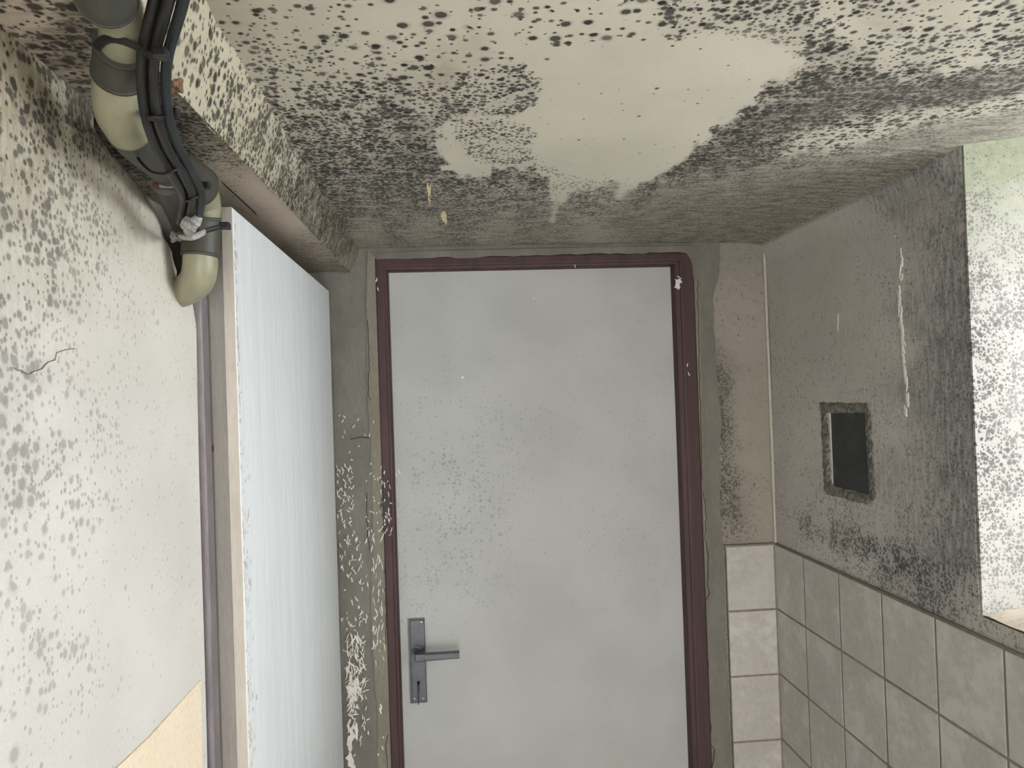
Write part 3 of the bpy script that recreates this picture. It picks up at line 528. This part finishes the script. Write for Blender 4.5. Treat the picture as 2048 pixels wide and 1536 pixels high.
# chalky corner bead
bm = bmesh.new(); tube(bm, [(XR-.003, YB-.003, ZT0), (XR-.003, YB-.003, 0), (XR-.004, YB-.003, CEIL-.02)], .0035, 8); from_bm('corner_bead', bm, M_plain, wb)

# white chips and scratches on the cement left of the frame
putB = lambda p: at_y(p, YC-.0045)
bm = bmesh.new()
def chips(n, xr, yr, ln, wd, ang=.5, power=1.0):
    for i in range(n):
        y = yr[0]+(yr[1]-yr[0])*random.random()**power; x = random.uniform(*xr)+(y-900)*.02
        sliver(bm, (x, y), math.pi/2+random.gauss(0, ang), random.uniform(*ln), random.uniform(*wd), putB, (0, .004, 0))
chips(14, (680,752), (820,930), (4,9), (1.5,2.5), .6)
chips(60, (672,705), (930,1060), (4,13), (1.2,3), .45)
chips(26, (725,768), (940,1070), (4,9), (1.2,2.2), .5)
chips(70, (674,730), (1060,1280), (4,14), (1.2,3), .5)
chips(46, (738,762), (1060,1330), (6,20), (1.0,2.4), .3)
chips(110, (684,722), (1270,1400), (8,26), (1.4,3.4), .45)
chips(70, (686,705), (1360,1440), (6,22), (1.4,3.4), .7)
chips(16, (690,760), (1400,1536), (5,16), (1.2,3.5), .3)
for q, l, w_ in (((703,1470),60,11),((698,1490),40,9),((712,1462),40,9),((700,1520),34,14),((706,1532),30,12),((697,1452),30,8),((762,1418),22,6)): sliver(bm, q, math.pi/2+random.uniform(-.25, .25), l, w_, putB, (0, .004, 0))
o = from_bm('white_chip', bm, M_chip, wb); o['kind'] = 'stuff'; o['label'] = 'white chips and scrapes in the cement'

# ------------------------------------------------------------------ door and maroon steel frame
d1 = tag(empty('door_1', ((FX0+FX1)/2, YB, FLOOR)), 'pale grey door in a maroon steel frame at the end of the room', 'door', kind='structure')
def frame_profile(ox, ix, face, rebate):
    # (offset from outer edge towards opening, depth y)
    return
bm = bmesh.new(); yF = YB-.010
def fr_sec(s):  # s = 0..1 along profile -> list of (inset, y)
    return s
prof = [(0.0, YB+.004), (0.0, yF+.003), (.003, yF), (1.0, yF), (1.0, yF+.0), ]
def jamb_ring(prof):
    """sweeps a profile round both jambs and the head with mitred corners; prof = (inset as fraction of face width or metres, y)"""
    rows_ = []
    for ins, y in prof:
        xa = FX0+ins[0]; xb = FX1-ins[1]; zt = FZ-ins[2]
        rows_.append([bm.verts.new((xa, y, FLOOR)), bm.verts.new((xa, y, zt)), bm.verts.new((xb, y, zt)), bm.verts.new((xb, y, FLOOR))])
    for a, b in zip(rows_, rows_[1:]):
        for k in range(3): bm.faces.new((a[k], a[k+1], b[k+1], b[k]))
wl_, wr_, wt_ = LX0-FX0, FX1-LX1, FZ-LZ
I = lambda t, d=0: (wl_*t+d, wr_*t+d, wt_*t+d)
jamb_ring([(I(0), YB+.02), (I(0), yF+.004), (I(0, .0012), yF+.001), (I(0, .004), yF), (I(.60, 0), yF), (I(.68, .0005), yF+.0008), (I(.72, .0005), yF+.0030), (I(.76, .0005), yF+.0034), (I(.92, .0), yF+.0040), (I(.98, .0), yF+.007), (I(1.0, .002), YB+.0155), (I(1.0, .003), YB+.03)])
bmesh.ops.bevel(bm, geom=[e for e in bm.edges if abs(e.verts[0].co.z-e.verts[1].co.z) < 1e-4 and False], offset=.001, affect='EDGES')
from_bm('door_frame', bm, M_maroon, d1)
bm = bmesh.new(); YL = YB+.014; box(bm, (LX0-.001, YL, FLOOR+.008), (LX1+.001, YL+.04, LZ+.001), .001)
# faint mould blooms on the leaf
DP = [(870,850,0,.2,.15,0,.25),(860,930,.3,.5,.25,.01,.36),(910,950,.4,.55,.25,.02,.42),(960,960,.2,.4,.25,.01,.34),(900,1030,.2,.45,.25,.01,.38),(970,1050,.2,.4,.2,.01,.36),(930,1110,.05,.4,.4,.01,.28),(850,1000,0,.2,.3,0,.25),(1010,940,0,.25,.3,0,.2),(1060,1050,0,.02,.05,0,.2),(1180,850,0,.1,.1,0,.15),(1250,840,0,.15,.2,0,.18),(1290,930,0,.1,.15,0,.18),(1240,1090,0,.2,.2,0,.2),(1000,1130,0,.15,.3,0,.2),(780,900,0,0,.05,0,.2),(1100,700,0,.02,.03,0,.15),(850,650,0,.02,.03,0,.2),(1050,650,0,.01,.03,0,.2),(1250,650,0,.02,.04,0,.2),(1100,1200,0,.02,.03,0,.15),(1300,1300,0,0,.03,0,.15),(950,1300,0,.02,.06,0,.2),(1000,1450,0,0,.03,0,.15),(1150,960,0,.1,.1,0,.15),(820,1450,0,0,.03,0,.15),(1150,560,0,0,.02,0,.1)]
leaf = from_bm('door_leaf', bm, M_door, d1)
M_doorf = mould_mat('spotted_grey_door_laminate', 'XZ', (190, 191, 188), spot=(88, 86, 80), dirt_shade=(150, 148, 140), size=.95, rel=.12)
lattice('leaf_face', steps(LX0, LX1, .012), steps(FLOOR+.01, LZ-.001, .012), lambda x, z: (x, YL-.0004, z), M_doorf, DP, parent=d1)
# handle set (a part of the door: plate, lever, key and screws hang under it)
D = YL-.0006
hp = at_y((816,1236), D); hq = at_y((853,1405), D); pc = at_y((835,1320), D)
pw = (at_y((851,1320), D)[0]-at_y((817,1320), D)[0])/2; ph0, ph1 = at_y((835,1405), D)[2], at_y((835,1236), D)[2]
bm = bmesh.new(); box(bm, (pc[0]-pw, D-.003, ph0), (pc[0]+pw, D+.001, ph1), .0006); box(bm, (pc[0]-pw+.0045, D-.0075, ph0+.003), (pc[0]+pw-.001, D-.002, ph1-.003), .0018, 3)
plate = from_bm('handle_plate', bm, M_iron, d1); plate['label'] = 'dull grey long handle plate'
lv = at_y((838,1307), D-.04); 
bm = bmesh.new(); cx, cz = pc[0]-.0005, at_y((836,1302), D)[2]
tube(bm, [(cx, D-.006, cz), (cx, D-.010, cz), (cx, D-.0105, cz), (cx, D-.016, cz)], [.013, .013, .0105, .0105], 28)
tube(bm, [(cx, D-.012, cz), (cx, D-.038, cz)], .0075, 20)
nk = from_bm('handle_rose', bm, M_iron, plate)
e0 = at_y((829,1311), D-.044); e1 = at_y((919,1309), D-.044)
bm = bmesh.new(); box(bm, (e0[0], D-.0502, cz-.0085), (e0[0]+.022, D-.012, cz+.0085), .003, 3)
n_ = 8; L_ = e1[0]-e0[0]
prof2 = [(e0[0]+.010, .0085), (e0[0]+.03, .0078), (e0[0]+L_*.6, .0074), (e1[0]-.001, .0074), (e1[0], .0068)]
prev = None
dzt = e1[2]-cz
for x, h in prof2:
    t = (x-e0[0])/L_; z = cz+dzt*t
    cur = [bm.verts.new((x, D-.050, z-h*.7)), bm.verts.new((x, D-.0485, z-h)), bm.verts.new((x, D-.038, z-h)), bm.verts.new((x, D-.0365, z-h*.7)), bm.verts.new((x, D-.0365, z+h*.7)), bm.verts.new((x, D-.038, z+h)), bm.verts.new((x, D-.0485, z+h)), bm.verts.new((x, D-.050, z+h*.7))]
    if prev:
        for k in range(8): bm.faces.new((prev[k], prev[(k+1) % 8], cur[(k+1) % 8], cur[k]))
    else: bm.faces.new(cur)
    prev = cur
bm.faces.new(prev[::-1]); from_bm('lever', bm, M_iron, plate)
kp = at_y((837,1365), D-.008)
bm = bmesh.new(); tube(bm, [(kp[0], D-.0070, kp[2]), (kp[0], D-.0080, kp[2])], .0036, 18); box(bm, (kp[0]-.0019, D-.0080, kp[2]-.019), (kp[0]+.0019, D-.0070, kp[2]), .0004)
from_bm('keyhole', bm, M_black, plate)
bm = bmesh.new(); tube(bm, [(kp[0], D-.006, kp[2]-.004), (kp[0], D-.016, kp[2]-.005), (kp[0]-.0006, D-.018, kp[2]-.008), (kp[0]-.001, D-.016, kp[2]-.046)], [.0018, .0018, .0018, .0013], 12)
from_bm('key', bm, M_iron, plate, True)
for q in ((843,1244), (829,1397), (846,1397)):
    p = at_y(q, D-.0075); bm = bmesh.new(); tube(bm, [(p[0], D-.0070, p[2]), (p[0], D-.0084, p[2])], [.0022, .0016], 12); from_bm('screw', bm, M_steel, plate)
# peeled paint patch on the frame and small nicks
bm = bmesh.new(); putF = lambda p: at_y(p, yF-.0007)
for i in range(20): sliver(bm, (1357+random.gauss(0, 3.2), 565+random.gauss(0, 6)), random.uniform(0, 3.1), random.uniform(5, 12), random.uniform(1.5, 4), putF, (0, .0012, 0))
for q in ((1375,730),(1378,748),(1150,532),(753,560),(756,578),(762,983),(777,1020),(770,1065),(783,1060),(760,955),(762,935)): sliver(bm, q, random.uniform(1.2, 1.9), random.uniform(5, 12), random.uniform(1.5, 2.5), putF, (0, .0012, 0))
for i in range(22): sliver(bm, (random.uniform(764, 782), random.uniform(960, 1070)), random.gauss(1.57, .5), random.uniform(4, 12), random.uniform(1, 2.2), putF, (0, .0012, 0))
o = from_bm('peeled_spot', bm, M_chip, d1); o['kind'] = 'stuff'; o['label'] = 'white spots where frame paint has peeled'
bm = bmesh.new()
for i in range(26): sliver(bm, (random.gauss(768, 3), random.uniform(955, 1060)), random.gauss(1.57, .4), random.uniform(8, 22), random.uniform(1.5, 3.4), lambda p: at_y(p, yF-.0004), (0, .001, 0))
o = from_bm('bare_metal_spot', bm, M_tie, d1); o['kind'] = 'stuff'
bm = bmesh.new(); putD = lambda p: at_y(p, YL-.0012)
for q, l, w_ in (((925,755),6,5),((798,943),14,3),((793,950),8,2),((1068,597),4,3)): sliver(bm, q, 1.2, l, w_, putD, (0, .001, 0))
o = from_bm('leaf_chip', bm, M_chip, d1); o['kind'] = 'stuff'

# ------------------------------------------------------------------ rest of the room (behind the camera)
bm = bmesh.new(); box(bm, (-.6, YREAR-.1, FLOOR-.08), (XR+.3, YB+.15, FLOOR)); from_bm('floor', bm, M_floor)['kind'] = 'structure'
bm = bmesh.new(); box(bm, (-.6, YREAR-.12, FLOOR), (-.2, YREAR, CEIL+.01)); box(bm, (.6, YREAR-.12, FLOOR), (XR+.3, YREAR, CEIL+.01)); box(bm, (-.2, YREAR-.12, .25), (.6, YREAR, CEIL+.01))  # middle gap is an assumed doorway, left open for the fill
o = from_bm('wall_rear', bm, M_plain); o['kind'] = 'structure'

# ------------------------------------------------------------------ pipe run in the left corner
def P3(*a): return [at_y((x, y), Y) for x, y, Y in a]
pipe = tag(empty('waste_pipe', tuple(at_y((300, 300), .68))), 'beige plastic pipe with grey sleeves snaking along the top of the left wall', 'pipe')
def part(name, pts, rad, mat, lip=0, n=8, label=None, flat=1):
    bm = bmesh.new(); path = catmull(P3(*pts), n); k = len(path); rr = list(np.interp(np.linspace(0, 1, k), np.linspace(0, 1, len(rad)), rad)) if hasattr(rad, '__len__') else [rad]*k
    tube(bm, path, rr, 28, flat=flat)
    if lip:
        for i in (0, -1):
            a = path[i]; b = path[1 if i == 0 else -2]; d = (b-a)/np.linalg.norm(b-a)
            tube(bm, [a-d*.0002, a+d*.003], rr[i]+lip, 28)
    o = from_bm(name, bm, mat, pipe, False)
    for p in o.data.polygons: p.use_smooth = len(p.vertices) == 4
    if label: o['label'] = label
    return o
_s = at_y((178,-110), .40); bm = bmesh.new(); tube(bm, [_s+np.array([.000, .004, 0]), _s+np.array([-.002, -.10, .004]), (-.236, -.6, .222), (-.236, -1.2, .222)], .0150, 28); from_bm('pipe', bm, M_beige, pipe, True)
part('pipe_sleeve', [(178,-110,.40),(196,-50,.44),(212,-8,.48)], [.0185, .0185, .0178], M_rubber, .0006, label='grey sleeve at the top edge')
part('pipe_elbow', [(222,-25,.48),(238,20,.505),(246,60,.525),(243,100,.548),(240,130,.563)], .0148, M_beige)
part('pipe_sleeve', [(244,88,.541),(241,118,.557),(237,150,.571)], .0178, M_rubber, .0005)
part('pipe_elbow', [(237,146,.569),(233,185,.58),(238,225,.592),(258,262,.62)], [.0160, .0165, .0168, .0166], M_beige, label='large beige bend')
part('pipe', [(252,262,.635),(290,300,.68),(345,345,.74)], .0158, M_rubber)
part('pipe_sleeve', [(330,326,.72),(368,350,.755),(398,372,.79)], [.0185, .0205, .0200], M_rubber, .0004, label='wide grey-brown sleeve under the beam')
part('pipe', [(395,370,.80),(408,400,.83),(408,440,.84)], .0165, M_beige)
part('pipe_sleeve', [(404,432,.835),(402,475,.84),(400,514,.84)], .0192, M_rubber, .0004)
part('pipe_elbow', [(401,508,.84),(400,535,.842),(394,560,.85),(372,580,.872),(345,590,.89)], [.0175, .0178, .0178, .0165, .016], M_beige, label='beige end bend entering the wall')
part('pipe', [(330,365,.74),(345,400,.80),(362,440,.85),(372,470,.88)], .012, M_rubber)  # olive pipe in dark sleeve grey, which paints in the notch's shadow
# cables
CBL = 'black cables strapped beside the pipe'
MAIN = catmull(P3((352,-90,.42),(338,0,.475),(312,100,.52),(308,165,.545),(314,230,.565),(333,290,.60),(361,340,.64),(384,388,.69),(381,425,.73),(374,450,.76)), 8)
def cable(off, back, r, mat, label, end=0):
    pts_ = []
    for i in range(len(MAIN)-end):
        t = MAIN[min(i+1, len(MAIN)-1)]-MAIN[max(i-1, 0)]; t /= np.linalg.norm(t); vd = MAIN[i]/np.linalg.norm(MAIN[i])
        sd = np.cross(t, vd); sd /= np.linalg.norm(sd); sd = sd if sd[0] > 0 or True else -sd; bk = np.cross(sd, t)
        if bk@vd < 0: bk = -bk
        if sd[0] < 0: sd = -sd
        wob = .0006*math.sin(i*.37+off*900)
        pts_.append(MAIN[i]+sd*(off+wob*0)+bk*back)
    d0 = (MAIN[0]-MAIN[1])/np.linalg.norm(MAIN[0]-MAIN[1]); pts_ = [pts_[0]+d0*.05*k for k in range(9, 0, -1)]+pts_
    bm = bmesh.new(); tube(bm, pts_, r, 14); o = from_bm('cable', bm, mat, None, True); tag(o, label, 'cable', CBL)
cable(-.0076, .0006, .0035, M_cable, 'black cable nearest the beige pipe, left one of the strapped bundle')
cable(-.0002, -.0008, .0036, M_cable, 'black cable in the middle of the strapped bundle')
cable(.0074, .0004, .0036, M_cable2, 'blue-black cable on the beam side of the strapped bundle')
cable(-.0038, .0072, .0028, M_cable, 'thin black cable squeezed between pipe and bundle', 3)
# cable ties
def tie(pts, w_, label, head=None, tail=None, flat=.35):
    o = tag(empty('cable_tie', tuple(P3(pts[0])[0])), label, 'cable tie', None)
    bm = bmesh.new(); tube(bm, catmull(P3(*pts), 8), w_, 8, flat=flat); from_bm('strap', bm, M_tie, o)
    if head:
        c = at_y(head[:2], head[2]); s = head[3]; bm = bmesh.new(); box(bm, (c[0]-s, c[1]-s, c[2]-s*.7), (c[0]+s, c[1]+s, c[2]+s*.7), s*.25); from_bm('tie_head', bm, M_tie, o)
tie([(190,112,.55),(194,92,.53),(215,78,.514),(245,82,.512),(280,97,.512),(300,112,.508),(326,108,.510),(344,112,.53)], .0030, 'wide black tie round the uppermost sleeve and cables', (322,108,.508,.0045))
tie([(280,222,.60),(292,234,.567),(306,237,.555),(322,236,.562),(338,230,.58),(346,225,.60)], .0027, 'black tie round the cables beside the large beige bend', (344,228,.585,.0050))
tie([(268,300,.66),(280,322,.65),(300,342,.64),(322,348,.63),(345,342,.625),(362,328,.635),(376,316,.66)], .0013, 'thin black tie looped under the pipe where the bundle turns', (372,317,.645,.0040), flat=.8)
tie([(372,402,.70),(382,400,.688),(395,392,.69),(406,380,.71),(412,372,.74)], .0013, 'thin black tie on the bundle in front of the wide sleeve', (411,371,.72,.0040), flat=.8)
tie([(345,478,.82),(362,470,.79),(385,468,.765),(410,462,.77),(435,455,.78),(452,452,.79)], .0030, 'black tie with a long tail sticking out over the lowest sleeve', (450,452,.785,.0048), flat=.5)
# pale crusted strap at the cable ends
o = tag(empty('cable_clip', tuple(at_y((382,450), .745))), 'paint-crusted grey clip gripping the cut ends of the cables', 'clip')
bm = bmesh.new()
for x0, y0, x1, y1 in ((370,452,382,436),(384,452,396,436),(376,462,388,448)): tube(bm, P3((x0,y0,.738),((x0+x1)/2,(y0+y1)/2,.730),(x1,y1,.735)), [.0045, .0055, .0042], 10)
from_bm('clip_jaw', bm, M_clear, o)
bm = bmesh.new(); tube(bm, catmull(P3((362,474,.775),(380,475,.752),(396,470,.752),(408,464,.762)), 5), .0034, 10, flat=.6); from_bm('clip_band', bm, M_clear, o)
# lump of crumbling plaster where the pipe enters
def lump(name, pts, Y, r, mat, label, cat):
    bm = bmesh.new(); c = at_y(pts, Y); bmesh.ops.create_icosphere(bm, subdivisions=3, radius=r, matrix=Matrix.Translation(c))
    for v in bm.verts:
        d = v.co-Vector(c); v.co = Vector(c)+d*(1+.35*math.sin(d.x*900+1)*math.cos(d.z*700)+random.uniform(-.12, .12))
    return tag(from_bm(name, bm, mat, None, False), label, cat)
lump('plaster_lump', (352,474), .795, .0052, M_rough, 'crumb of broken plaster at the ragged hole beside the cable ends', 'plaster lump')
lump('plaster_lump', (366,588), .862, .0048, M_rough, 'crumb of plaster stuck under the end bend of the pipe', 'plaster lump')
lump('plaster_lump', (351,172), .638, .0058, M_brick, 'orange-brown patch of exposed brick beside the cables under the beam', 'brick patch')
o = tag(empty('wall_plug', tuple(at_y((318,372), .74))), 'small screw with a red-brown plug poking out beneath the bundle', 'wall plug')
bm = bmesh.new(); tube(bm, P3((309,371,.74),(322,372,.735)), .0030, 10); from_bm('plug', bm, M_rust, o)
bm = bmesh.new(); tube(bm, P3((320,372,.735),(346,372,.73)), .0018, 10); from_bm('screw_shank', bm, M_clear, o)

# ------------------------------------------------------------------ paint flakes hanging from the ceiling
def flake(q, ln, wd, label, n=7):
    bm = bmesh.new(); 
    for i in range(n): sliver(bm, (q[0]+random.gauss(0, wd*.28), q[1]+random.gauss(0, ln*.16)), math.pi/2+random.gauss(0, .16), ln*random.uniform(.35, .8), wd*random.uniform(.3, .6), lambda p: at_z(p, CEIL-.0035), (0, 0, .005))
    tag(from_bm('paint_flake', bm, M_flake, None), label, 'paint flake')
flake((889,438), 34, 13, 'broad cream paint flake hanging from the ceiling above the door frame')
flake((858,384), 38, 7, 'narrow cream paint flake hanging in the dark mould, farther from the door')
